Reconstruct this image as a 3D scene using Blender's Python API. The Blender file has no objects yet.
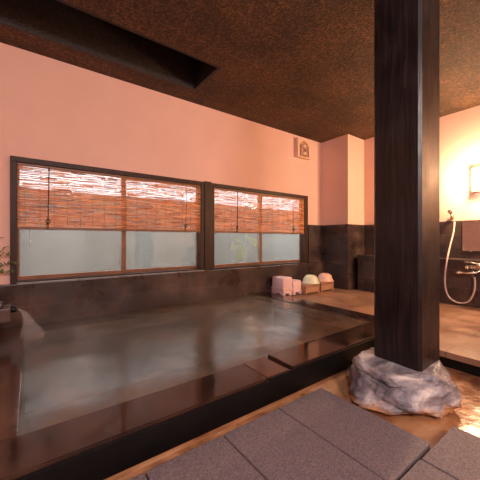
import bpy, bmesh, math, random
from mathutils import Vector, Matrix, noise
random.seed(7)
S = bpy.context.scene
C = S.collection
EYE = 0.85
CEIL = 2.655
YW = 3.40      # window wall
XR = 4.86      # washing wall

# ---------------------------------------------------------------- materials
def new_mat(name):
    m = bpy.data.materials.new(name); m.use_nodes = True
    n = m.node_tree; n.nodes.clear()
    return m, n, n.nodes, n.links

def ramp(nt, pts):
    r = nt.nodes.new('ShaderNodeValToRGB')
    e = r.color_ramp.elements
    while len(e) > 1: e.remove(e[-1])
    e[0].position = pts[0][0]; e[0].color = (*pts[0][1], 1)
    for p, c in pts[1:]:
        x = e.new(p); x.color = (*c, 1)
    return r

def mat(name, cols, scale=5, rough=.5, bump=0, bscale=40, stretch=(1,1,1), detail=6, spec=.5, dist=0.0,
        rough2=None, bdist=.01, coat=0, metal=0, distort=0.0):
    m, nt, N, L = new_mat(name)
    out = N.new('ShaderNodeOutputMaterial'); b = N.new('ShaderNodeBsdfPrincipled')
    L.new(b.outputs[0], out.inputs[0])
    tc = N.new('ShaderNodeTexCoord'); mp = N.new('ShaderNodeMapping')
    mp.inputs['Scale'].default_value = stretch
    L.new(tc.outputs['Object'], mp.inputs[0])
    nz = N.new('ShaderNodeTexNoise'); nz.inputs['Scale'].default_value = scale; nz.inputs['Detail'].default_value = detail
    nz.inputs['Distortion'].default_value = distort
    L.new(mp.outputs[0], nz.inputs['Vector'])
    k = len(cols)
    r = ramp(nt, [(.3 + .4*i/max(1, k-1), c) for i, c in enumerate(cols)])
    L.new(nz.outputs['Fac'], r.inputs[0]); L.new(r.outputs[0], b.inputs['Base Color'])
    b.inputs['Roughness'].default_value = rough
    b.inputs['Specular IOR Level'].default_value = spec
    b.inputs['Metallic'].default_value = metal
    b.inputs['Coat Weight'].default_value = coat
    b.inputs['Coat Roughness'].default_value = .1
    if rough2 is not None:
        n3 = N.new('ShaderNodeTexNoise'); n3.inputs['Scale'].default_value = 4
        L.new(tc.outputs['Object'], n3.inputs['Vector'])
        mr = N.new('ShaderNodeMapRange'); mr.inputs[1].default_value = .35; mr.inputs[2].default_value = .65
        mr.inputs[3].default_value = rough; mr.inputs[4].default_value = rough2
        L.new(n3.outputs['Fac'], mr.inputs[0]); L.new(mr.outputs[0], b.inputs['Roughness'])
    if bump:
        n2 = N.new('ShaderNodeTexNoise'); n2.inputs['Scale'].default_value = bscale; n2.inputs['Detail'].default_value = 5
        L.new(mp.outputs[0], n2.inputs['Vector'])
        bp = N.new('ShaderNodeBump'); bp.inputs['Strength'].default_value = bump; bp.inputs['Distance'].default_value = bdist
        L.new(n2.outputs['Fac'], bp.inputs['Height']); L.new(bp.outputs[0], b.inputs['Normal'])
    m['b'] = b.name
    return m

def joints(m, sx, sy, w=.006, dark=.35, axes='xy', off=(0, 0), stagger=.5, bump=.6, axis_dark=(.05, .03, .02)):
    """dark slab joints mixed into the base colour of a material, in metres"""
    nt = m.node_tree; N = nt.nodes; L = nt.links
    b = next(n for n in N if n.type == 'BSDF_PRINCIPLED')
    src = b.inputs['Base Color'].links[0].from_socket
    tc = N.new('ShaderNodeTexCoord'); sp = N.new('ShaderNodeSeparateXYZ'); L.new(tc.outputs['Object'], sp.inputs[0])
    cb = N.new('ShaderNodeCombineXYZ')
    idx = {'x': 0, 'y': 1, 'z': 2}
    for k in (0, 1):
        ad = N.new('ShaderNodeMath'); ad.operation = 'ADD'; ad.inputs[1].default_value = off[k] + 50*(sx if k == 0 else sy)
        L.new(sp.outputs[idx[axes[k]]], ad.inputs[0]); L.new(ad.outputs[0], cb.inputs[k])
    br = N.new('ShaderNodeTexBrick')
    br.offset = stagger
    br.inputs['Scale'].default_value = 1
    br.inputs['Brick Width'].default_value = sx; br.inputs['Row Height'].default_value = sy
    br.inputs['Mortar Size'].default_value = w/2; br.inputs['Mortar Smooth'].default_value = .2
    br.inputs['Color1'].default_value = (1, 1, 1, 1); br.inputs['Color2'].default_value = (.78, .78, .78, 1)
    br.inputs['Mortar'].default_value = (dark, dark, dark, 1)
    L.new(cb.outputs[0], br.inputs['Vector'])
    mx = N.new('ShaderNodeMix'); mx.data_type = 'RGBA'; mx.blend_type = 'MULTIPLY'; mx.inputs[0].default_value = 1
    L.new(src, mx.inputs[6]); L.new(br.outputs['Color'], mx.inputs[7])
    L.new(mx.outputs[2], b.inputs['Base Color'])
    return m

def plain(name, col, rough=.5, metal=0, emis=None, es=0, spec=.5):
    m, nt, N, L = new_mat(name)
    out = N.new('ShaderNodeOutputMaterial'); b = N.new('ShaderNodeBsdfPrincipled'); L.new(b.outputs[0], out.inputs[0])
    nz = N.new('ShaderNodeTexNoise'); nz.inputs['Scale'].default_value = 12
    r = ramp(nt, [(.3, tuple(c*.9 for c in col)), (.7, col)])
    L.new(nz.outputs['Fac'], r.inputs[0]); L.new(r.outputs[0], b.inputs['Base Color'])
    b.inputs['Roughness'].default_value = rough; b.inputs['Metallic'].default_value = metal
    b.inputs['Specular IOR Level'].default_value = spec
    if emis:
        b.inputs['Emission Color'].default_value = (*emis, 1); b.inputs['Emission Strength'].default_value = es
    return m

M = {}
M['wall'] = mat('salmon_plaster', [(.72,.445,.36), (.77,.49,.40)], scale=2, rough=.85, bump=.25, bscale=120, bdist=.003)
M['ceil'] = mat('brown_pebbled_plaster', [(.036,.015,.006), (.090,.039,.014), (.22,.10,.037)], scale=48, rough=.75, bump=1.0, bscale=55, bdist=.012)
M['ceil'] = joints(M['ceil'], .62, .46, w=.03, dark=1.12, stagger=0)
def stains(m, scale, lo, hi, dark):
    nt = m.node_tree; N = nt.nodes; L = nt.links
    b = next(n for n in N if n.type == 'BSDF_PRINCIPLED'); src = b.inputs['Base Color'].links[0].from_socket
    tc = N.new('ShaderNodeTexCoord'); nz = N.new('ShaderNodeTexNoise'); nz.inputs['Scale'].default_value = scale; nz.inputs['Detail'].default_value = 4
    L.new(tc.outputs['Object'], nz.inputs['Vector'])
    rp_ = ramp(nt, [(lo, (dark,)*3), (hi, (1, 1, 1))]); L.new(nz.outputs['Fac'], rp_.inputs[0])
    mx = N.new('ShaderNodeMix'); mx.data_type = 'RGBA'; mx.blend_type = 'MULTIPLY'; mx.inputs[0].default_value = 1
    L.new(src, mx.inputs[6]); L.new(rp_.outputs[0], mx.inputs[7]); L.new(mx.outputs[2], b.inputs['Base Color'])
stains(M['ceil'], 1.5, .40, .60, .55)
M['shaft'] = mat('shaded_shaft_board', [(.005,.004,.004), (.012,.008,.007)], scale=10, rough=.6, bump=.5)  # near black base colour paints in the unlit depth of the shaft
M['shaftside'] = mat('grey_brown_pebbled_board', [(.016,.011,.010), (.05,.038,.036)], scale=50, rough=.6, bump=1.0, bscale=55, bdist=.012)
M['dado'] = mat('dark_wet_stone_tile', [(.022,.014,.014), (.055,.034,.030), (.11,.066,.052)], scale=3.5, rough=.22, rough2=.5, bump=.15, bscale=25, bdist=.004)
M['dado_x'] = joints(M['dado'].copy(), .55, .23, w=.006, dark=1.5, axes='xz', stagger=0)
M['dado_y'] = joints(M['dado'].copy(), .60, .23, w=.006, dark=2.2, axes='yz', stagger=0)
M['wood'] = mat('dark_stained_timber', [(.003,.002,.0025), (.007,.0045,.005), (.022,.011,.009)], scale=6, rough=.32, rough2=.5, spec=.5, bump=.55, bscale=9, bdist=.005, stretch=(7,7,.55), detail=9, distort=.6)
M['frame'] = mat('brown_window_timber', [(.022,.010,.007), (.050,.022,.013)], scale=8, rough=.5, spec=.3, bump=.2, bscale=20, stretch=(2,2,.6))
M['sash'] = mat('orange_brown_sash_timber', [(.15,.062,.030), (.24,.10,.045)], scale=8, rough=.45, bump=.2, bscale=20)
M['alu'] = mat('weathered_sash_sill', [(.20,.17,.16), (.34,.30,.28)], scale=8, rough=.35)
M['paver'] = mat('mauve_granular_stone', [(.088,.070,.080), (.155,.126,.138), (.245,.202,.215)], scale=190, rough=.55, bump=.8, bscale=150, bdist=.005, detail=3)
M['wash'] = joints(mat('brown_wash_slab', [(.24,.125,.080), (.36,.20,.13)], scale=4, rough=.28, rough2=.5, bump=.2, bscale=60, bdist=.004), .62, .42, w=.007, dark=.3, axes='yx', off=(.1, .18))
M['ochre'] = mat('ochre_mineral_floor', [(.14,.055,.028), (.36,.17,.075), (.52,.31,.17)], scale=4.5, rough=.10, rough2=.3, bump=.35, bscale=7, bdist=.02, detail=8, distort=.8)
M['ochre2'] = mat('ochre_stained_base', [(.20,.08,.035), (.40,.20,.09), (.50,.30,.16)], scale=5, rough=.35, bump=.4, bscale=14, bdist=.01, stretch=(1,1,3))
M['rim'] = mat('wet_black_brown_stone_rim', [(.012,.007,.006), (.028,.014,.010), (.050,.025,.016)], scale=4, rough=.06, rough2=.14, bump=.08, bscale=22, bdist=.003)
M['rimface'] = mat('black_stone_kerb_face', [(.002,.002,.002), (.006,.005,.005)], scale=9, rough=.45, spec=.25, bump=.3, bscale=30, bdist=.003)
M['plate'] = mat('brown_overflow_stone', [(.05,.022,.013), (.09,.038,.021)], scale=6, rough=.14, bump=.2, bscale=24, bdist=.003)
M['bench'] = mat('submerged_ochre_ledge', [(.16,.075,.035), (.28,.14,.065)], scale=5, rough=.5)
M['basin'] = mat('submerged_stone_basin', [(.06,.05,.03), (.30,.20,.11)], scale=2.2, rough=.6, detail=8)
M['rock'] = None
M['pinkp'] = plain('pale_pink_plastic', (.80,.55,.55), .35)
M['creamp'] = plain('cream_green_plastic', (.72,.70,.48), .35)
M['pinkb'] = plain('salmon_pink_plastic', (.78,.45,.36), .35)
M['stoolw'] = mat('orange_cypress_wood', [(.32,.15,.09), (.46,.25,.15)], scale=5, rough=.5, bump=.2, stretch=(.6,4,4))
M['chrome'] = plain('chrome', (.75,.66,.60), .18, metal=.9)
M['hose'] = plain('ivory_hose_plastic', (.62,.48,.42), .3)
M['mirror'] = plain('mirror_glass', (.85,.85,.85), .03, metal=1)
M['grey'] = plain('grey_metal', (.3,.28,.27), .35, metal=.6)
M['cord'] = plain('dark_cord', (.03,.015,.01), .8)
M['bead'] = plain('white_bead', (.8,.8,.8), .4)
M['leaf'] = mat('leaf_green', [(.05,.10,.02), (.14,.22,.04)], scale=8, rough=.45)
M['leafout'] = mat('pale_leaf_green', [(.30,.50,.05), (.55,.75,.14)], scale=6, rough=.45)
M['stalk'] = plain('brown_stalk', (.10,.05,.03), .7)
M['stalkp'] = plain('pale_stalk', (.50,.50,.40), .7)
M['vase'] = mat('brown_glazed_ceramic', [(.05,.025,.02), (.10,.05,.03)], scale=8, rough=.2)
M['vent'] = plain('cream_vent_plastic', (.76,.50,.36), .5)
M['ventin'] = plain('vent_recess_plastic', (.60,.34,.23), .7)
M['black'] = plain('black_rubber', (.01,.01,.01), .6)
M['yard'] = mat('grey_garden_wall', [(.06,.064,.060), (.10,.104,.098), (.14,.144,.136)], scale=3, rough=.9, bump=.4, detail=8)
M['soil'] = mat('yard_gravel', [(.12,.11,.09), (.25,.23,.20)], scale=40, rough=.9)

def emissive(name, col, s):
    m, nt, N, L = new_mat(name)
    out = N.new('ShaderNodeOutputMaterial'); e = N.new('ShaderNodeEmission')
    nz = N.new('ShaderNodeTexNoise'); nz.inputs['Scale'].default_value = 60
    r = ramp(nt, [(.3, tuple(c*.93 for c in col)), (.7, col)]); L.new(nz.outputs['Fac'], r.inputs[0])
    L.new(r.outputs[0], e.inputs[0]); e.inputs[1].default_value = s
    L.new(e.outputs[0], out.inputs[0]); return m
M['lamp'] = emissive('glowing_lamp_paper', (1, .86, .66), 6)

def glass_mat():
    m, nt, N, L = new_mat('clouded_window_glass')
    out = N.new('ShaderNodeOutputMaterial')
    tr = N.new('ShaderNodeBsdfTransparent'); tr.inputs[0].default_value = (.92,.95,.95,1)
    tl = N.new('ShaderNodeBsdfTranslucent'); df = N.new('ShaderNodeBsdfDiffuse'); gl = N.new('ShaderNodeBsdfGlossy')
    gl.inputs['Roughness'].default_value = .05
    tc = N.new('ShaderNodeTexCoord')
    nz = N.new('ShaderNodeTexNoise'); nz.inputs['Scale'].default_value = 4; nz.inputs['Detail'].default_value = 8; nz.inputs['Distortion'].default_value = 1.2
    L.new(tc.outputs['Object'], nz.inputs['Vector'])
    r = ramp(nt, [(.3, (.19,.19,.165)), (.7, (.23,.225,.195))]); L.new(nz.outputs['Fac'], r.inputs[0])
    L.new(r.outputs[0], tl.inputs[0]); df.inputs[0].default_value = (.35,.38,.38,1)
    m1 = N.new('ShaderNodeMixShader'); m1.inputs[0].default_value = .25
    L.new(tl.outputs[0], m1.inputs[1]); L.new(df.outputs[0], m1.inputs[2])
    m2 = N.new('ShaderNodeMixShader')
    mr = N.new('ShaderNodeMapRange'); mr.inputs[1].default_value = .35; mr.inputs[2].default_value = .65
    mr.inputs[3].default_value = .34; mr.inputs[4].default_value = .42
    L.new(nz.outputs['Fac'], mr.inputs[0]); L.new(mr.outputs[0], m2.inputs[0])
    L.new(tr.outputs[0], m2.inputs[1]); L.new(m1.outputs[0], m2.inputs[2])
    m3 = N.new('ShaderNodeMixShader'); m3.inputs[0].default_value = .06
    L.new(m2.outputs[0], m3.inputs[1]); L.new(gl.outputs[0], m3.inputs[2])
    L.new(m3.outputs[0], out.inputs[0]); return m
M['glass'] = glass_mat()

def water_mat():
    m, nt, N, L = new_mat('murky_hot_spring_water')
    out = N.new('ShaderNodeOutputMaterial')
    tc = N.new('ShaderNodeTexCoord')
    tr = N.new('ShaderNodeBsdfTransparent'); tr.inputs[0].default_value = (.80,.62,.42,1)
    df = N.new('ShaderNodeBsdfDiffuse')
    nz = N.new('ShaderNodeTexNoise'); nz.inputs['Scale'].default_value = 3.4; nz.inputs['Detail'].default_value = 6; nz.inputs['Distortion'].default_value = 1.0
    L.new(tc.outputs['Object'], nz.inputs['Vector'])
    r = ramp(nt, [(.32, (.095,.066,.046)), (.52, (.145,.098,.066)), (.62, (.20,.125,.075)), (.74,(.32,.17,.08))]); L.new(nz.outputs['Fac'], r.inputs[0])
    L.new(r.outputs[0], df.inputs[0])
    m1 = N.new('ShaderNodeMixShader'); m1.inputs[0].default_value = .60
    L.new(tr.outputs[0], m1.inputs[1]); L.new(df.outputs[0], m1.inputs[2])
    gl = N.new('ShaderNodeBsdfGlossy'); gl.inputs['Roughness'].default_value = .20
    mp = N.new('ShaderNodeMapping'); mp.inputs['Scale'].default_value = (1.6, .9, 1)
    L.new(tc.outputs['Object'], mp.inputs[0])
    w = N.new('ShaderNodeTexNoise'); w.inputs['Scale'].default_value = 5; w.inputs['Detail'].default_value = 3
    L.new(mp.outputs[0], w.inputs['Vector'])
    bp = N.new('ShaderNodeBump'); bp.inputs['Strength'].default_value = .28; bp.inputs['Distance'].default_value = .02
    L.new(w.outputs['Fac'], bp.inputs['Height']); L.new(bp.outputs[0], gl.inputs['Normal'])
    fr = N.new('ShaderNodeFresnel'); fr.inputs[0].default_value = 1.6
    L.new(bp.outputs[0], fr.inputs['Normal'])
    m2 = N.new('ShaderNodeMixShader'); L.new(fr.outputs[0], m2.inputs[0])
    L.new(m1.outputs[0], m2.inputs[1]); L.new(gl.outputs[0], m2.inputs[2])
    L.new(m2.outputs[0], out.inputs[0]); return m
M['water'] = water_mat()

def fall_mat():
    m, nt, N, L = new_mat('falling_water_mist')
    out = N.new('ShaderNodeOutputMaterial')
    tr = N.new('ShaderNodeBsdfTransparent'); df = N.new('ShaderNodeBsdfTranslucent'); d2 = N.new('ShaderNodeBsdfDiffuse')
    df.inputs[0].default_value = (.9,.85,.85,1); d2.inputs[0].default_value = (.9,.85,.85,1)
    a = N.new('ShaderNodeMixShader'); L.new(df.outputs[0], a.inputs[1]); L.new(d2.outputs[0], a.inputs[2])
    nz = N.new('ShaderNodeTexNoise'); nz.inputs['Scale'].default_value = 30
    tc = N.new('ShaderNodeTexCoord'); mp = N.new('ShaderNodeMapping'); mp.inputs['Scale'].default_value = (3, 3, .3)
    L.new(tc.outputs['Object'], mp.inputs[0]); L.new(mp.outputs[0], nz.inputs['Vector'])
    mr = N.new('ShaderNodeMapRange'); mr.inputs[1].default_value = .3; mr.inputs[2].default_value = .7; mr.inputs[3].default_value = .07; mr.inputs[4].default_value = .20
    L.new(nz.outputs['Fac'], mr.inputs[0])
    b = N.new('ShaderNodeMixShader'); L.new(mr.outputs[0], b.inputs[0]); L.new(tr.outputs[0], b.inputs[1]); L.new(a.outputs[0], b.inputs[2])
    L.new(b.outputs[0], out.inputs[0]); return m
M['fall'] = fall_mat()

def reed_mat():
    m, nt, N, L = new_mat('bamboo_reed')
    out = N.new('ShaderNodeOutputMaterial')
    at = N.new('ShaderNodeAttribute'); at.attribute_name = 'Col'
    df = N.new('ShaderNodeBsdfPrincipled'); df.inputs['Roughness'].default_value = .5
    tl = N.new('ShaderNodeBsdfTranslucent')
    L.new(at.outputs['Color'], df.inputs['Base Color']); L.new(at.outputs['Color'], tl.inputs[0])
    mx = N.new('ShaderNodeMixShader'); mx.inputs[0].default_value = .42
    L.new(df.outputs[0], mx.inputs[1]); L.new(tl.outputs[0], mx.inputs[2]); L.new(mx.outputs[0], out.inputs[0])
    return m
M['reed'] = reed_mat()

def rock_mat():
    m = mat('grey_white_boulder', [(.05,.045,.055), (.25,.225,.24), (.70,.66,.62)], scale=5, rough=.42, bump=1.0, bscale=22, bdist=.012, detail=10, distort=1.2, stretch=(1, 1, 1.6))
    nt = m.node_tree; N = nt.nodes; L = nt.links
    b = next(n for n in N if n.type == 'BSDF_PRINCIPLED')
    src = b.inputs['Base Color'].links[0].from_socket
    tc = N.new('ShaderNodeTexCoord')
    n2 = N.new('ShaderNodeTexNoise'); n2.inputs['Scale'].default_value = 7; n2.inputs['Detail'].default_value = 6
    L.new(tc.outputs['Object'], n2.inputs['Vector'])
    sp = N.new('ShaderNodeSeparateXYZ'); L.new(tc.outputs['Object'], sp.inputs[0])
    # mineral stain that creeps up from the wet foot of the stone
    mr = N.new('ShaderNodeMapRange'); mr.inputs[1].default_value = .10; mr.inputs[2].default_value = .0; mr.inputs[3].default_value = -.25; mr.inputs[4].default_value = .45
    L.new(sp.outputs[2], mr.inputs[0])
    ad = N.new('ShaderNodeMath'); ad.operation = 'ADD'; L.new(n2.outputs['Fac'], ad.inputs[0]); L.new(mr.outputs[0], ad.inputs[1])
    st = ramp(nt, [(.55, (0,0,0)), (.78, (1,1,1))]); L.new(ad.outputs[0], st.inputs[0])
    mx = N.new('ShaderNodeMix'); mx.data_type = 'RGBA'; L.new(st.outputs[0], mx.inputs[0]); L.new(src, mx.inputs[6])
    mx.inputs[7].default_value = (.40,.19,.07,1)
    L.new(mx.outputs[2], b.inputs['Base Color'])
    return m
M['rock'] = rock_mat()

# ---------------------------------------------------------------- mesh helpers
class MB:
    def __init__(self): self.bm = bmesh.new()
    def box(self, x0, x1, y0, y1, z0, z1, bev=0, rot=None):
        r = bmesh.ops.create_cube(self.bm, size=1)
        vs = r['verts']
        bmesh.ops.scale(self.bm, vec=(x1-x0, y1-y0, z1-z0), verts=vs)
        if rot: bmesh.ops.rotate(self.bm, verts=vs, cent=(0,0,0), matrix=rot)
        bmesh.ops.translate(self.bm, vec=((x0+x1)/2, (y0+y1)/2, (z0+z1)/2), verts=vs)
        if bev:
            es = list({e for v in vs for e in v.link_edges})
            bmesh.ops.bevel(self.bm, geom=es, offset=bev, segments=2, affect='EDGES', profile=.6)
        return self
    def tube(self, pts, r, seg=10, cap=True):
        pts = [Vector(p) for p in pts]
        rr = r if isinstance(r, (list, tuple)) else [r]*len(pts)
        rings = []; prev = None
        for i, p in enumerate(pts):
            d = (pts[min(i+1, len(pts)-1)] - pts[max(i-1, 0)]).normalized()
            if prev is None:
                a = d.orthogonal().normalized()
            else:
                a = (prev - d*prev.dot(d)).normalized()
            prev = a; b = d.cross(a)
            rings.append([self.bm.verts.new(p + (a*math.cos(t) + b*math.sin(t))*rr[i]) for t in [2*math.pi*k/seg for k in range(seg)]])
        for A, B in zip(rings, rings[1:]):
            for k in range(seg):
                self.bm.faces.new((A[k], A[(k+1) % seg], B[(k+1) % seg], B[k])).smooth = True
        if cap:
            self.bm.faces.new(rings[0][::-1]); self.bm.faces.new(rings[-1])
        return self
    def lathe(self, prof, seg=32, at=(0,0,0)):
        rings = []
        for r, z in prof:
            rings.append([self.bm.verts.new((at[0]+max(r,1e-4)*math.cos(2*math.pi*k/seg), at[1]+max(r,1e-4)*math.sin(2*math.pi*k/seg), at[2]+z)) for k in range(seg)])
        for A, B in zip(rings, rings[1:]):
            for k in range(seg):
                self.bm.faces.new((A[k], A[(k+1) % seg], B[(k+1) % seg], B[k])).smooth = True
        self.bm.faces.new(rings[0][::-1]); self.bm.faces.new(rings[-1])
        return self
    def prism(self, poly, axis, a, b):
        """poly of 2-D points, extruded along axis from a to b"""
        def P(u, v, w): return {'x': (w, u, v), 'y': (u, w, v), 'z': (u, v, w)}[axis]
        A = [self.bm.verts.new(P(u, v, a)) for u, v in poly]; B = [self.bm.verts.new(P(u, v, b)) for u, v in poly]
        n = len(poly)
        self.bm.faces.new(A); self.bm.faces.new(B[::-1])
        for k in range(n): self.bm.faces.new((A[k], B[k], B[(k+1) % n], A[(k+1) % n]))
        return self
    def build(self, name, m, parent=None, loc=None):
        bmesh.ops.recalc_face_normals(self.bm, faces=self.bm.faces)
        me = bpy.data.meshes.new(name); self.bm.to_mesh(me); self.bm.free()
        me.materials.append(m)
        o = bpy.data.objects.new(name, me); C.objects.link(o)
        if parent: o.parent = parent
        if loc: o.location = loc
        return o

def tag(o, label=None, cat=None, group=None, kind=None):
    if label: o['label'] = label
    if cat: o['category'] = cat
    if group: o['group'] = group
    if kind: o['kind'] = kind
    return o
def struct(o, label=None): return tag(o, label, kind='structure')
def empty(name, loc, label, cat, group=None, rz=0):
    o = bpy.data.objects.new(name, None); o.empty_display_size = .1; C.objects.link(o)
    o.location = loc; o.rotation_euler.z = rz
    return tag(o, label, cat, group)
def dup(root, loc, label, rz=0):
    r = root.copy(); C.objects.link(r); r.location = loc; r.rotation_euler.z = rz; r['label'] = label
    for ch in list(root.children):
        c = ch.copy(); C.objects.link(c); c.parent = r
        for g in list(ch.children):
            d = g.copy(); C.objects.link(d); d.parent = c
    return r

# ---------------------------------------------------------------- room shell
X0, Y0 = -.95, -2.3
W1 = (-.15, 1.885); W2 = (1.99, 3.97); WZ = (.445, 1.63)
b = MB()
T = .16
b.box(X0, XR+T, YW, YW+T, -.5, WZ[0]); b.box(X0, XR+T, YW, YW+T, WZ[1], CEIL+.1)
b.box(X0, W1[0], YW, YW+T, WZ[0], WZ[1]); b.box(W2[1], XR+T, YW, YW+T, WZ[0], WZ[1])
struct(b.build('wall_back', M['wall']), 'salmon pink plaster wall holding the two blinded windows')
struct(MB().box(XR, XR+T, Y0, YW, -.5, CEIL+.1).build('wall_right', M['wall']), 'salmon plaster wall of the washing corner')
struct(MB().box(X0-T, X0, Y0, YW+T, -.5, CEIL+.1).build('wall_left', M['wall']), 'salmon plaster wall at the spout end of the bath')
struct(MB().box(X0-T, XR+T, Y0-T, Y0, -.5, CEIL+.1).build('wall_front', M['wall']), 'salmon plaster wall facing the windows')
struct(MB().box(4.36, XR, 2.84, YW, -.02, CEIL+.02).build('wall_column', M['wall']), 'boxed salmon plaster column in the corner')
# ceiling with a long sunken shaft near the window wall
OX0, OX1, OY0, OY1 = -.6, 1.585, 2.56, 3.09
b = MB()
b.box(X0, XR, Y0, OY0-.03, CEIL, CEIL+.08); b.box(X0, XR, OY1+.03, YW, CEIL, CEIL+.08)
b.box(X0, OX0-.03, OY0-.03, OY1+.03, CEIL, CEIL+.08); b.box(OX1+.03, XR, OY0-.03, OY1+.03, CEIL, CEIL+.08)
struct(b.build('ceiling', M['ceil']), 'brown pebbled plaster ceiling')
b = MB()
b.box(OX0-.03, OX1+.03, OY0-.03, OY0, CEIL+.001, CEIL+.5); b.box(OX1, OX1+.03, OY0, OY1, CEIL+.001, CEIL+.5)
b.box(OX0-.03, OX0, OY0, OY1, CEIL+.001, CEIL+.5); b.box(OX0-.03, OX1+.03, OY0-.03, OY1+.03, CEIL+.5, CEIL+.53)
struct(b.build('ceiling_shaft', M['shaft']), 'dark sunken shaft in the ceiling above the bath')
struct(MB().box(OX0-.03, OX1+.03, OY1, OY1+.03, CEIL+.001, CEIL+.5).build('ceiling_shaft_side', M['shaftside']))

# floors
struct(MB().box(X0, 2.66, Y0, 1.235, -.2, -.12).build('floor', M['ochre']), 'ochre mineral stained wet floor channel around the boulder')
b = MB()
b.prism([(2.55, Y0), (XR, Y0), (XR, YW), (2.914, YW), (2.914, 1.223), (2.55, 1.223)], 'z', -.045, 0)
struct(b.build('floor_wash', M['wash']), 'reddish brown slab floor of the washing area')
struct(MB().box(2.565, 2.66, Y0, 1.223, -.12, -.045).build('trim_1', M['rimface']), 'black step edge below the washing floor')
struct(MB().box(2.66, XR, Y0, 1.2, -.2, -.045).build('floor_base', M['rimface']))
# paving that carries on outside the slabs in view
b = MB()
for x0 in (-.743, -.373,):
    b.box(x0, x0+.364, .536, 1.14, -.12, -.07, .004)
for x0 in (-.52, -.15, .22):
    b.box(x0, x0+.364, -.08, .524, -.12, -.07, .004)
for r_ in range(3):
    for k in range(6):
        x0 = -.743 + .37*k + (.22 if r_ % 2 else 0)
        b.box(x0, x0+.364, -.70-.612*r_, -.092-.612*r_, -.12, -.07, .004)
struct(b.build('floor_paving', M['paver']), 'mauve grey paving slabs in front of the bath')

# dado of dark stone
b = MB()
b.box(X0, 4.36, 3.32, YW, -.045, WZ[0]-.002, .004)
struct(b.build('trim_2', M['dado_x']), 'dark wet stone dado and ledge under the windows')
struct(MB().box(W2[1]+.002, 4.36, 3.36, YW, WZ[0], 1.12).build('trim_3', M['dado_x']), 'dark stone facing right of the windows')
struct(MB().box(4.345, 4.36, 2.825, 3.36, 0, 1.12).build('trim_4', M['dado_y']))
struct(MB().box(4.36, 4.86, 2.825, 2.84, 0, 1.12).build('trim_5', M['dado_x']), 'dark stone facing of the corner column')
struct(MB().box(4.84, 4.86, Y0, 2.825, 0, 1.12).build('trim_6', M['dado_y']), 'dark stone dado of the washing wall')
struct(MB().box(4.50, 4.84, Y0, 2.75, 0, .594, .006).build('trim_7', M['dado_y']), 'dark stone counter ledge under the mirror')
struct(MB().box(X0, X0+.02, 1.23, 3.32, .0, .45).build('trim_8', M['dado_y']))

# ---------------------------------------------------------------- windows
def window(n, xa, xb, label, mid):
    root = bpy.data.objects.new('window_%d' % n, None); C.objects.link(root); root.location = (xa, YW, WZ[0]); struct(root, label)
    def P(mb, name, m): return mb.build(name, m, root, (-xa, -YW, -WZ[0]))
    f = .05; za, zb = WZ
    b = MB()
    b.box(xa, xb, YW-.025, YW+.12, zb-f, zb, .004); b.box(xa, xb, YW-.02, YW+.12, za, za+.022, .003)
    b.box(xa, xa+f, YW-.025, YW+.12, za+.022, zb-f, .004); b.box(xb-f*(1.6 if n == 2 else 1), xb, YW-.025, YW+.12, za+.022, zb-f, .004)
    P(b, 'window_frame', M['frame'])
    xa2, xb2 = xa+f, xb-f*(1.6 if n == 2 else 1); z0, z1 = za+.022, zb-f
    for k, (a, c, y) in enumerate(((xa2, mid+.02, YW+.035), (mid-.02, xb2, YW+.075))):
        b = MB(); w = .018
        b.box(a, c, y, y+.028, z0, z0+.038, .003); b.box(a, c, y, y+.028, z1-w, z1, .003)
        b.box(a, a+(w if k == 0 else .045), y, y+.028, z0+.038, z1-w, .003); b.box(c-(.045 if k == 0 else w), c, y, y+.028, z0+.038, z1-w, .003)
        P(b, 'window_sash', M['sash'])
        s = MB().box(a+w, c-w, y+.012, y+.016, z0+.04, z1-w)
        P(s, 'window_pane', M['glass'])
    return root
window(1, W1[0], W1[1], 'long left timber window with two sliding clouded panes', .87)
window(2, W2[0], W2[1], 'shorter looking right timber window with two sliding panes', 2.93)
struct(MB().box(W1[1], W2[0], YW-.035, YW+.14, WZ[0], WZ[1]+.01, .006).build('trim_9', M['frame']), 'dark timber post between the two windows')
struct(MB().box(W1[0]+.05, W1[1], YW-.045, YW-.0255, WZ[0]-.001, WZ[0]+.006, .001).build('trim_10', M['alu']))

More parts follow.
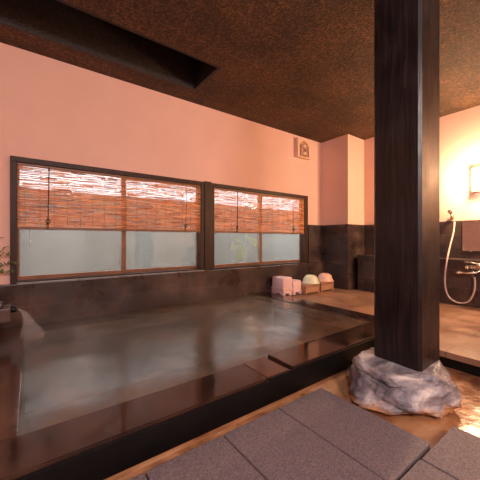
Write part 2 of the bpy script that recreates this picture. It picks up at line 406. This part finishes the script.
# ---------------------------------------------------------------- reed blinds
def blind(xa, xb, zt, zb, label, cords, seed):
    rnd = random.Random(seed)
    y = YW-.005
    root = empty('reed_blind', (xa, y, zb), label, 'blind', 'reed blinds in the windows')
    me_v, me_f, cols = [], [], []
    pitch = .0058
    n = int((zt-zb)/pitch)
    W = xb-xa
    for i in range(n):
        z = zb + i*pitch
        x = 0
        x = -rnd.random()*.3
        while x < W:
            L = rnd.uniform(.04, .22)
            a, c = max(0, x), min(W, x+L)
            x += L + (rnd.random() < .2)*rnd.uniform(0, .02)
            if c-a < .01: continue
            h = pitch*rnd.uniform(.62, 1.08); dz = rnd.uniform(-.0016, .0016); dz2 = dz + rnd.uniform(-.0015, .0015)
            t = .0013
            base = len(me_v)
            for (xx, d) in ((a, dz), (c, dz2)):
                zz = z - zb + d
                me_v += [(xx, -t, zz), (xx, t, zz), (xx, t, zz+h), (xx, -t, zz+h)]
            fs = [(0,4,5,1), (1,5,6,2), (2,6,7,3), (3,7,4,0), (0,1,2,3), (4,7,6,5)]
            me_f += [tuple(base+q for q in f) for f in fs]
            v = rnd.random()
            if v < .12: col = (.38,.13,.05)
            elif v < .55: col = (.74,.28,.095)
            elif v < .85: col = (.86,.38,.14)
            else: col = (.90,.52,.24)
            k = rnd.uniform(.8, 1.15)
            cols += [(col[0]*k, col[1]*k, col[2]*k, 1)]*8
    me = bpy.data.meshes.new('reed_screen'); me.from_pydata(me_v, [], me_f)
    ca = me.color_attributes.new('Col', 'FLOAT_COLOR', 'POINT')
    for i, c in enumerate(cols): ca.data[i].color = c
    me.materials.append(M['reed'])
    o = bpy.data.objects.new('reed_screen', me); C.objects.link(o); o.parent = root
    # bottom and top battens
    b = MB(); b.box(0, W, -.008, .006, -.022, .004, .003)
    b.build('bottom_batten', M['sash'], root)
    b = MB(); b.box(0, W, -.006, .004, zt-zb-.01, zt-zb+.012, .003)
    b.build('top_batten', M['sash'], root)
    # binding threads
    b = MB(); k = .06
    while k < W:
        b.tube([(k, -.0025, -.01), (k+rnd.uniform(-.003, .003), -.0035, (zt-zb)/2), (k, -.0035, zt-zb)], .0009, 5); k += .115
    b.build('binding_threads', M['stalk'], root)
    for j, cx in enumerate(cords):
        cc = cx-xa
        b = MB()
        rr = .0045 if j == 0 else .0022
        b.tube([(cc, -.009, zt-zb), (cc-.003, -.011, .3), (cc-.008, -.012, .08), (cc-.008, -.012, -.02)], rr, 6)
        b.tube([(cc-.008+.018*math.cos(t), -.014, .06+.022*math.sin(t)) for t in [i*math.pi/5 for i in range(11)]], .004, 6)
        b.tube([(cc-.008, -.014, .06), (cc-.025, -.016, .02), (cc-.02, -.014, -.01)], .003, 6)
        b.build('pull_cord', M['cord'], root)
    return root
blind(-.098, 1.838, 1.565, .972, 'wide reed blind on the window nearest the water spout', (.149, 1.625), 3)
blind(2.043, 3.925, 1.565, .972, 'reed blind on the window beside the corner column', (2.44, 3.62), 5)
# little bead hanging on a thread under the first blind
root = empty('bead_cord', (-.005, YW-.03, .84), 'thin thread with a white bead hanging before the left pane', 'cord')
MB().tube([(0, 0, -.05), (0, 0, .12)], .0018, 6).build('thread', M['grey'], root)
MB().lathe([(0, -.009), (.007, -.005), (.008, 0), (.006, .006), (0, .009)], 12).build('bead', M['bead'], root)

# ---------------------------------------------------------------- bath
WL = .052
tub = empty('sunken_bath', (1.3, 2.3, -.12), 'large sunken stone hot spring bath with black kerb', 'bath')
def TP(mb, name, m, par=tub): 
    o = mb.build(name, m, par); o.matrix_parent_inverse = Matrix.Translation((-1.3, -2.3, .12)); return o
TX0, TX1, TY0 = -.04, 2.67, 1.46
TP(MB().box(-.32, 1.098, 1.224, TY0, -.08, .060, .006), 'front_rim', M['rim'])
TP(MB().box(1.302, 2.91, 1.224, TY0, -.08, .072, .006), 'front_rim', M['rim'])
p = TP(MB().box(1.106, 1.294, 1.236, TY0+.02, -.06, .055, .005), 'overflow_plate', M['plate'])
TP(MB().box(TX1, 2.91, TY0, 3.32, -.08, .060, .005), 'side_rim', M['rim'])
TP(MB().box(X0+.02, TX0, TY0, 3.32, -.08, .060, .005), 'side_rim', M['plate'])
TP(MB().box(-.322, 1.098, 1.212, 1.2235, -.085, .046, .003), 'kerb_face', M['rimface'])
TP(MB().box(1.098, 2.912, 1.212, 1.2235, -.085, .060, .003), 'kerb_face', M['rimface'])
TP(MB().box(-.322, 2.65, 1.228, 1.30, -.12, -.08), 'kerb_foot', M['ochre2'])
b = MB()
b.box(TX0-.1, TX1+.1, TY0-.1, 3.32, -.62, -.55); b.box(TX0-.1, TX0, TY0, 3.32, -.55, -.08)
b.box(TX1, TX1+.1, TY0, 3.32, -.55, -.08); b.box(TX0, TX1, TY0-.1, TY0, -.55, -.08); b.box(TX0, TX1, 3.28, 3.32, -.55, -.05)
TP(b, 'basin', M['basin'])
TP(MB().box(TX0, TX1, 2.86, 3.28, -.55, -.015, .01), 'submerged_ledge', M['bench'])
b = MB()
n = 60
g = bmesh.ops.create_grid(b.bm, x_segments=n, y_segments=n, size=1)
for v in g['verts']:
    x = TX0+.001 + (v.co.x+1)/2*(TX1-TX0-.002); y = TY0+.001 + (v.co.y+1)/2*(3.32-TY0-.002)
    v.co = (x, y, WL + .0025*noise.noise(Vector((x*3, y*3, 1))))
wt = b.build('bath_water', M['water'])
for f in wt.data.polygons: f.use_smooth = True
tag(wt, 'murky olive brown hot spring water filling the sunken bath', 'water', kind='stuff')

# spout trough
sp = empty('water_spout', (-.2, 2.92, .235), 'dark stone trough with a round pipe pouring water into the bath', 'spout')
b = MB(); b.box(-.60, .075, -.10, .10, -.02, .09, .012)
b.box(-.62, .03, -.085, .085, .09, .125, .02); b.build('trough', M['dado'], sp)
b = MB(); b.tube([(.03, 0, .06), (.10, 0, .06), (.112, 0, .06)], [.026, .026, .022], 16); b.build('pipe', M['rimface'], sp)
MB().box(-.62, -.30, -.14, .14, -.174, -.02, .012).build('support_block', M['dado'], sp)
b = MB()
rows = []
for i in range(13):
    t = i/12
    zc = .295 - t*(.295-WL-.004); xc = -.080 + .10*math.sqrt(t); w = .014 + .09*t**1.2
    ring = []
    for k in range(14):
        a = 2*math.pi*k/14
        rr = w*(1+.18*noise.noise(Vector((math.cos(a)*2, math.sin(a)*2, t*3))))
        ring.append(b.bm.verts.new((xc+rr*math.cos(a)*.8, 2.92+rr*math.sin(a), zc)))
    rows.append(ring)
for A, B in zip(rows, rows[1:]):
    for k in range(14): b.bm.faces.new((A[k], A[(k+1) % 14], B[(k+1) % 14], B[k])).smooth = True
tag(b.build('falling_water', M['fall']), 'pale stream of falling water and spray below the spout pipe', 'water', kind='stuff')

# ---------------------------------------------------------------- pavers in view
pv = [((.737-.367, 1.100-.37-.003), (.536, 1.14), 'mauve grey paving slab at the bottom edge, first along the bath kerb'),
      ((.737, 1.100-.006), (.536, 1.14), 'mauve grey paving slab, middle one of the three along the bath kerb'),
      ((1.100, 1.464), (.536, 1.14), 'mauve grey paving slab whose corner reaches towards the boulder'),
      ((.963, 1.322), (-.08, .524), 'paving slab barely showing in the front row below the boulder'),
      ((1.330, 1.690), (-.08, .520), 'pinkish lit paving slab right of the boulder near the bottom corner'),]
pv[0] = ((.370, .731), (.536, 1.14), pv[0][2])
for (xs, ys, lab) in pv:
    cx, cy = (xs[0]+xs[1])/2, (ys[0]+ys[1])/2
    o = MB().box(xs[0]-cx, xs[1]-cx, ys[0]-cy, ys[1]-cy, 0, .05, .005).build('paving_slab', M['paver'])
    o.location = (cx, cy, -.12)
    tag(o, lab, 'paving slab', 'stone paving slabs beside the bath')
o = MB().box(-.18, .18, -.302, .302, 0, .05, .005).build('floor_paving', M['paver']); o.location = (.183, .838, -.12); struct(o)
o = MB().box(-.18, .18, -.302, .302, 0, .05, .005).build('floor_paving', M['paver']); o.location = (.773, .222, -.12); struct(o)

# ---------------------------------------------------------------- boulder and pillar
PX, PY, PS, PZ = 1.810, .710, .286, EYE-.762
b = MB()
bmesh.ops.create_icosphere(b.bm, subdivisions=6, radius=1)
rc = Vector((1.872, .866))
HX, HY = .287, .268
ztop = PZ + .008
rnd = random.Random(11)
planes = []
for k in range(16):
    a = 2*math.pi*k/16 + rnd.uniform(-.2, .2)
    el = rnd.uniform(-.1, .5)
    d = rnd.uniform(.92, 1.03)
    planes.append((Vector((math.cos(a)*math.cos(el), math.sin(a)*math.cos(el), math.sin(el))), d))
for v in b.bm.verts:
    p = v.co.copy()
    q = Vector([math.copysign(abs(c)**.52, c) for c in p])
    q.z = max(q.z, -.95)
    for nrm, d in planes:
        e = q.dot(nrm) - d
        if e > 0: q -= nrm*e*.85
    r1 = noise.fractal(q*1.8 + Vector((3, 1, 5)), .9, 2.2, 6)
    q *= 1 + .10*r1
    # a few broken bedding ledges and cracks, tilted and irregular
    zz = q.z*1.25 + .45*noise.noise(q*.9 + Vector((5, 0, 0))) + .30*q.x + .1
    fr = zz - math.floor(zz)
    crack = math.exp(-((fr-.5)/.055)**2)*(.5+.9*noise.noise(q*1.7))
    if q.z < .72:
        q.x *= 1 - .06*crack; q.y *= 1 - .09*crack
    z = (q.z+.95)/1.85
    z = min(z, 1.0)
    H = (ztop + .12 + .012)
    # crown slopes down towards the paved side
    low = 1 + .05*max(0, .2-q.z)
    if q.x > .3: low *= 1 + .20*(q.x-.3)*(min(z, .9)-.75)
    x, y = q.x*HX*low, q.y*HY*low
    f = (1 if z > .5 else z/.5)
    slope = (x*.05 + y*.14)*f
    zt = z*H + slope*.5
    if z > .9: zt = min(zt, H + .0)
    v.co = (x*1.02, y*1.02, zt-.012 if zt > .0 else zt-.012)
    v.co += Vector((1,1,.6))*(.004*noise.noise(v.co*28))
rk = b.build('boulder', M['rock'], None, (rc.x, rc.y, -.12)); rk.rotation_euler.z = math.radians(-48)
for f in rk.data.polygons: f.use_smooth = True
tag(rk, 'rough grey white boulder carrying the dark timber pillar', 'rock')

b = MB()
b.box(0, PS, 0, PS, 0, CEIL-PZ)
es = [e for e in b.bm.edges if abs(e.verts[0].co.z-e.verts[1].co.z) > 1]
bmesh.ops.bevel(b.bm, geom=es, offset=.016, segments=1, affect='EDGES')
pl = b.build('timber_pillar', M['wood'], None, (PX, PY, PZ))
tag(pl, 'square dark stained timber pillar standing on the boulder', 'pillar')

# ---------------------------------------------------------------- bath stools
def pink_stool():
    root = empty('bath_stool', (0,0,0), '', 'stool', 'pink plastic bath stools by the dado')
    b = MB()
    # hollow tapered body with arch cut legs on two sides
    H = .22; wx, wy = .095, .125
    def ring(s, z, r=.02):
        pts = []
        for cx, cy, a0 in ((1,1,0), (-1,1,90), (-1,-1,180), (1,-1,270)):
            for k in range(5):
                a = math.radians(a0+22.5*k)
                pts.append(b.bm.verts.new((cx*(wx*s-r)+r*math.cos(a), cy*(wy*s-r)+r*math.sin(a), z)))
        return pts
    rs = [ring(1.0, .055), ring(.985, .12), ring(.97, H-.012), ring(.94, H)]
    for A, B in zip(rs, rs[1:]):
        for k in range(20): b.bm.faces.new((A[k], A[(k+1) % 20], B[(k+1) % 20], B[k])).smooth = True
    b.bm.faces.new(rs[-1]); b.build('body', M['pinkp'], root)
    b = MB()
    b.box(-wx*1.08, wx*1.08, -wy*1.06, wy*1.06, .045, .060, .005); b.build('lip', M['pinkp'], root)
    for sx in (-1, 1):
        for sy in (-1, 1):
            b = MB(); x = sx*(wx-.026); y = sy*(wy-.03)
            b.box(x-.026, x+.026, y-.03, y+.03, .008, .047, .006); l = b.build('leg', M['pinkp'], root)
            MB().box(x-.018, x+.018, y-.02, y+.02, 0, .009, .002).build('rubber_foot', M['black'], l)
    b = MB(); b.box(-.035, .035, -.014, .014, H-.001, H+.003, .001); b.build('grip_hole', M['ventin'], root)
    return root
s1 = pink_stool(); s1.location = (3.125, 3.175, 0); s1['label'] = 'pale pink plastic bath stool, lower one of the nested pair'
dup(s1, (3.125, 3.170, .062), 'pale pink plastic bath stool, upper one of the nested pair').scale = (1.04, 1.04, 1)
s3 = dup(s1, (3.335, 3.165, 0), 'pale pink plastic bath stool standing alone beside the nested pair')

def wood_stool():
    root = empty('wooden_stool', (0,0,0), '', 'stool', 'low wooden stools under the bowls')
    MB().box(-.165, .165, -.12, .12, .125, .15, .005).build('seat', M['stoolw'], root)
    for s in (-1, 1):
        b = MB(); b.prism([(-.115, 0), (-.045, 0), (-.03, .03), (.03, .03), (.045, 0), (.115, 0), (.115, .125), (-.115, .125)], 'x', s*.15-.012, s*.15+.012)
        b.build('leg', M['stoolw'], root)
    MB().box(-.137, .137, -.108, -.090, .02, .124, .003).build('front_board', M['stoolw'], root)
    MB().box(-.137, .137, .090, .108, .02, .124, .003).build('back_board', M['stoolw'], root)
    return root
w1 = wood_stool(); w1.location = (3.60, 3.08, 0); w1['label'] = 'low orange wooden stool under the cream bowl'
dup(w1, (3.985, 3.09, 0), 'low orange wooden stool under the pink bowl')
def bowl(m, loc, label):
    b = MB()
    b.lathe([(.136, 0), (.142, .004), (.142, .014), (.134, .019), (.126, .035), (.116, .07), (.104, .10), (.085, .118), (.07, .122), (.068, .130), (.058, .130), (.056, .123), (.001, .122)], 40)
    o = b.build('wash_bowl', m, None, loc)
    return tag(o, label, 'bowl', 'upturned wash bowls on the wooden stools')
bowl(M['creamp'], (3.665, 3.06, .151), 'cream coloured plastic wash bowl turned upside down on a wooden stool')
bowl(M['pinkb'], (4.045, 3.07, .151), 'salmon pink plastic wash bowl turned upside down on a wooden stool')

# ---------------------------------------------------------------- vent cover
vx0, vx1, vz0, vz1 = 3.655, 3.975, 2.27, 2.585
vt = empty('vent_cover', ((vx0+vx1)/2, YW, vz0), 'cream square vent cover with an arched opening high on the wall', 'vent')
w = (vx1-vx0)/2; h = vz1-vz0
b = MB()
arch = [(w*.74*math.cos(t), h*.52+w*.72*math.sin(t)) for t in [math.pi*i/14 for i in range(15)]]
# plate as a frame round the arch: left, right, bottom and stepped top
b.box(-w, -w*.74, -.075, 0, 0, h); b.box(w*.74, w, -.075, 0, 0, h); b.box(-w*.74, w*.74, -.075, 0, 0, h*.06)
for i in range(14):
    a, c = arch[i], arch[i+1]
    b.prism([a, c, (c[0], h), (a[0], h)], 'y', -.075, 0)
b.build('cover_plate', M['vent'], vt)
MB().box(-w*.74, w*.74, -.02, -.005, h*.06, h*.98).build('recess', M['ventin'], vt)
b = MB(); b.tube([(w*.40*math.cos(t), -.07, h*.50+w*.42*math.sin(t)) for t in [math.pi*i/12 for i in range(13)]], .012, 8)
b.box(-w*.40-.01, -w*.40+.01, -.075, -.02, h*.06, h*.50); b.box(w*.40-.01, w*.40+.01, -.075, -.02, h*.06, h*.50)
b.build('arch_ring', M['ventin'], vt)
for z in (.12, .52):
    MB().lathe([(.001, 0), (.040, .012), (.046, .035), (.040, .058), (.001, .070)], 20, (0, 0, 0)).build('knob', M['vent'], vt).location = (0, -.062, h*z)

# ---------------------------------------------------------------- washing corner
# wall lamp
lm = empty('wall_lamp', (XR, 1.105, 1.49), 'glowing square paper wall lamp in a thin wooden frame', 'lamp')
MB().box(-.10, -.012, -.155, .145, .012, .318, .004).build('lamp_shade', M['lamp'], lm)
b = MB()
for y in (-.16, .142):
    for x in (-.108, -.010): b.box(x, x+.009, y, y+.010, 0, .33)
for z in (0, .32):
    for x in (-.108, -.010): b.box(x, x+.009, -.16, .152, z, z+.010)
    for y in (-.16, .142): b.box(-.108, -.001, y, y+.010, z, z+.010)
b.build('lamp_frame', M['sash'], lm)
MB().box(-.010, 0, -.15, .14, .02, .31).build('back_plate', M['vent'], lm)
# mirror
mi = empty('wall_mirror', (4.84, 1.08, .70), 'frameless rectangular mirror on the dark dado below the lamp', 'mirror')
MB().box(-.012, -.004, -.30, .295, 0, .41, .002).build('mirror_glass', M['mirror'], mi)
MB().box(-.004, 0, -.29, .285, .01, .40).build('backing', M['grey'], mi)
for y in (-.2, .2):
    for z in (-.014, .411): MB().box(-.018, -.0, y-.015, y+.015, z, z+.013, .002).build('mirror_clip', M['chrome'], mi)
# shower
sh = empty('shower_handset', (4.84, 1.49, 1.15), 'hand shower on a wall hook with a long looping ivory hose', 'shower')
b = MB(); b.box(-.03, 0, -.022, .022, .0, .06, .004); b.tube([(-.02, 0, .03), (-.055, 0, .04)], .014, 10); b.build('wall_hook', M['chrome'], sh)
b = MB(); b.tube([(-.055, -.010, -.02), (-.063, -.008, .035), (-.073, -.003, .08)], [.011, .013, .015], 12)
b.tube([(-.070, -.004, .060), (-.085, .0, .095), (-.088, .002, .106)], [.015, .027, .030], 16)
b.tube([(-.073, -.002, .106), (-.098, .006, .095)], [.025, .030], 16)
b.build('shower_head', M['chrome'], sh)
def proj(px, py, X):       # a point of the hose on the plane x = X
    u = (px-240)/286; d = X/(.591+.806*u)
    return Vector((X, d*(.806-.591*u), EYE + d*(240-py)/286))
hp = [(454.5, 222, 4.78), (453.5, 232, 4.72), (450, 246, 4.60), (447, 260, 4.46), (445, 275, 4.44), (445.5, 288, 4.44), (449, 297, 4.44), (456, 302, 4.44), (464, 303, 4.44), (470, 300, 4.44), (474, 292, 4.44), (475, 284, 4.44), (474.5, 277, 4.45)]
pts = [proj(*q) - Vector((4.84, 1.49, 1.15)) for q in hp]
def smooth(P, n=6):
    out = []
    for i in range(len(P)-1):
        p0, p1, p2, p3 = P[max(i-1,0)], P[i], P[i+1], P[min(i+2, len(P)-1)]
        for k in range(n):
            t = k/n
            out.append(.5*((2*p1) + (-p0+p2)*t + (2*p0-5*p1+4*p2-p3)*t*t + (-p0+3*p1-3*p2+p3)*t**3))
    out.append(P[-1]); return out
MB().tube(smooth(pts), .0105, 10).build('hose', M['hose'], sh)
# faucet on the face of the counter
fc = empty('mixer_faucet', (4.50, 1.10, .50), 'chrome lever mixer faucet on the face of the stone counter', 'faucet')
b = MB(); b.tube([(-.05, .10, 0), (-.05, -.14, 0)], .022, 14)
b.tube([(-.05, .10, 0), (-.05, .135, 0)], [.028, .026], 14); b.tube([(-.05, -.14, 0), (-.05, -.17, 0)], [.028, .026], 14)
b.tube([(0, .07, 0), (-.05, .07, 0)], .018, 12); b.tube([(0, -.12, 0), (-.05, -.12, 0)], .018, 12)
b.tube([(0, .07, 0), (-.008, .07, 0)], .034, 16); b.tube([(0, -.12, 0), (-.008, -.12, 0)], .034, 16)
b.build('body', M['chrome'], fc)
b = MB(); b.tube([(-.05, .0, .01), (-.05, .0, .05), (-.05, .0, .062)], [.030, .028, .018], 16); b.tube([(-.05, 0, .052), (-.06, .06, .066), (-.065, .14, .072)], [.012, .010, .008], 10); b.build('lever', M['chrome'], fc)
b = MB(); b.tube([(-.055, -.02, -.02), (-.09, .02, -.055), (-.11, .10, -.066), (-.115, .19, -.066)], [.014, .013, .012, .012], 12)
b.tube([(-.115, .17, -.066), (-.115, .215, -.066)], [.017, .016], 12); b.build('spout', M['chrome'], fc)
b = MB(); b.tube([(-.05, -.0, -.015), (-.055, -.0, -.045)], .018, 12); b.build('hose_outlet', M['chrome'], fc)
b = MB(); b.tube([(-.02, .07, -.02), (-.02, .07, -.13)], .012, 10); b.build('drain_pipe', M['grey'], fc)

# ---------------------------------------------------------------- plants
def leaf(b, p, d, up, L, W):
    d = d.normalized(); s = d.cross(up).normalized(); nrm = s.cross(d).normalized()
    rows = []
    for t, w in ((0, .08), (.25, .8), (.5, 1), (.75, .65), (1, .03)):
        c = p + d*L*t - nrm*(L*.25*t*t)
        rows.append([b.bm.verts.new(c - s*W*w/2 + nrm*W*.12), b.bm.verts.new(c), b.bm.verts.new(c + s*W*w/2 + nrm*W*.12)])
    for A, B in zip(rows, rows[1:]):
        for k in (0, 1):
            f = b.bm.faces.new((A[k], A[k+1], B[k+1], B[k])); f.smooth = True
def foliage_obj(b, name, m, par):
    o = b.build(name, m, par); md = o.modifiers.new('thick', 'SOLIDIFY'); md.thickness = .001; return o
rp = empty('potted_branch', (-.33, 3.355, WZ[0]), 'small leafy branch standing beside the left window frame', 'plant')
MB().lathe([(.02, 0), (.026, .004), (.030, .03), (.026, .07), (.014, .10), (.018, .115), (.013, .114), (.010, .095), (.001, .09)], 20).build('vase', M['vase'], rp)
bt, bl = MB(), MB(); rnd = random.Random(4)
tips = [((.06, .0, .24), (.15, -.03, .34)), ((.05, -.01, .16), (.13, -.02, .18), (.21, -.03, .20)), ((.04, 0, .26), (.11, -.02, .42)), ((.06, -.01, .13), (.12, -.03, .12), (.19, -.04, .12)), ((-.02, 0, .28), (-.05, -.02, .42)), ((.05,-.01,.18),(.12,-.02,.27),(.17,-.03,.28))]
for tp in tips:
    P = [Vector((0, 0, .10))] + [Vector(t) for t in tp]
    Q = smooth(P, 5); bt.tube(Q, [.003-.0018*i/len(Q) for i in range(len(Q))], 6)
    for i, q in enumerate(Q[4:]):
        for s in (0, 1):
            d = Vector((rnd.uniform(-.3, 1), rnd.uniform(-.7, .25), rnd.uniform(-.3, .8)))
            if q.z + .45 > 0: leaf(bl, q, d, Vector((0, -.3, 1)), rnd.uniform(.02, .04), rnd.uniform(.010, .017))
bt.build('twigs', M['stalk'], rp); foliage_obj(bl, 'leaves', M['leaf'], rp)

# yard outside
struct(MB().box(-2.5, 9, 5.0, 5.15, -.3, 1.58).build('wall_garden', M['yard']), 'grey garden wall seen through the clouded panes')
struct(MB().box(-2.5, 9, YW+T, 5.0, -.3, -.1).build('floor_yard', M['soil']))
gp = empty('garden_plant', (2.87, 3.76, -.1), 'bright green broad leaved plant outside the right window', 'plant')
bt, bl = MB(), MB(); rnd = random.Random(9)
for (dx, dz, L, W, dd) in ((-.10, .86, .27, .14, (-.1,-.1,-1)), (-.13, .84, .20, .10, (.35,-.1,-1)), (.28, .93, .20, .12, (.2,-.1,-1)), (.24, .95, .16, .09, (-.5,-.1,-.8)), (-.14, .87, .20, .07, (-1,-.1,-.35)), (.0, .96, .24, .05, (1,-.1,.05)), (.02, .96, .16, .06, (-.2,-.1,1)), (-.08,.9,.14,.06,(-.7,-.1,.5))):
    p = Vector((dx, 0, dz)); leaf(bl, p, Vector(dd), Vector((0,-1,.3)), L, W)
    bt.tube(smooth([Vector((-.05, 0, 0)), Vector((-.03, 0, .55)), p], 6), .006, 6)
bt.build('stalks', M['stalkp'], gp); foliage_obj(bl, 'leaves', M['leafout'], gp)
bm_ = MB()
bm_.tube([(2.62, 3.75, -.1), (2.60, 3.75, .6), (2.56, 3.75, 1.1)], .007, 6)
tag(bm_.build('garden_stake', M['stalkp']), 'thin pale stake standing outside the right window', 'stake')

# ---------------------------------------------------------------- light
def area(name, loc, target, size, power, col):
    l = bpy.data.lights.new(name, 'AREA'); l.size = size; l.energy = power; l.color = col
    o = bpy.data.objects.new(name, l); C.objects.link(o); o.location = loc
    o.rotation_euler = (Vector(target)-Vector(loc)).to_track_quat('-Z', 'Y').to_euler(); return o
def point(name, loc, r, power, col):
    l = bpy.data.lights.new(name, 'POINT'); l.shadow_soft_size = r; l.energy = power; l.color = col
    o = bpy.data.objects.new(name, l); C.objects.link(o); o.location = loc; return o
point('wall_lamp_light', (4.62, 1.13, 1.68), .08, 125, (1, .66, .36))
area('room_fill', (1.0, -2.0, 2.5), (1.0, 3.0, .95), .9, 115, (1, .82, .75))  # unseen fill light added behind the camera to brighten the window wall
point('side_lamp', (4.5, -1.0, 1.8), .12, 105, (1, .60, .32))
area('near_lamp', (-.6, -1.0, 2.3), (1.2, .8, -.1), .5, 38, (.95, .85, .95))
w = bpy.data.worlds.new('sky'); S.world = w; w.use_nodes = True
bg = w.node_tree.nodes['Background']; bg.inputs[0].default_value = (.97, .96, 1, 1); bg.inputs[1].default_value = 9.0

cam = bpy.data.cameras.new('camera'); co = bpy.data.objects.new('camera', cam); C.objects.link(co)
cam.sensor_width = 36; cam.lens = 36*286/480; cam.clip_start = .02
co.location = (0, 0, EYE); co.rotation_euler = (math.radians(90), 0, -math.atan2(.591, .806))
S.camera = co
S.view_settings.view_transform = 'Standard'; S.view_settings.look = 'None'
S.view_settings.gamma = 1; S.view_settings.exposure = .1; S.view_settings.use_curve_mapping = False
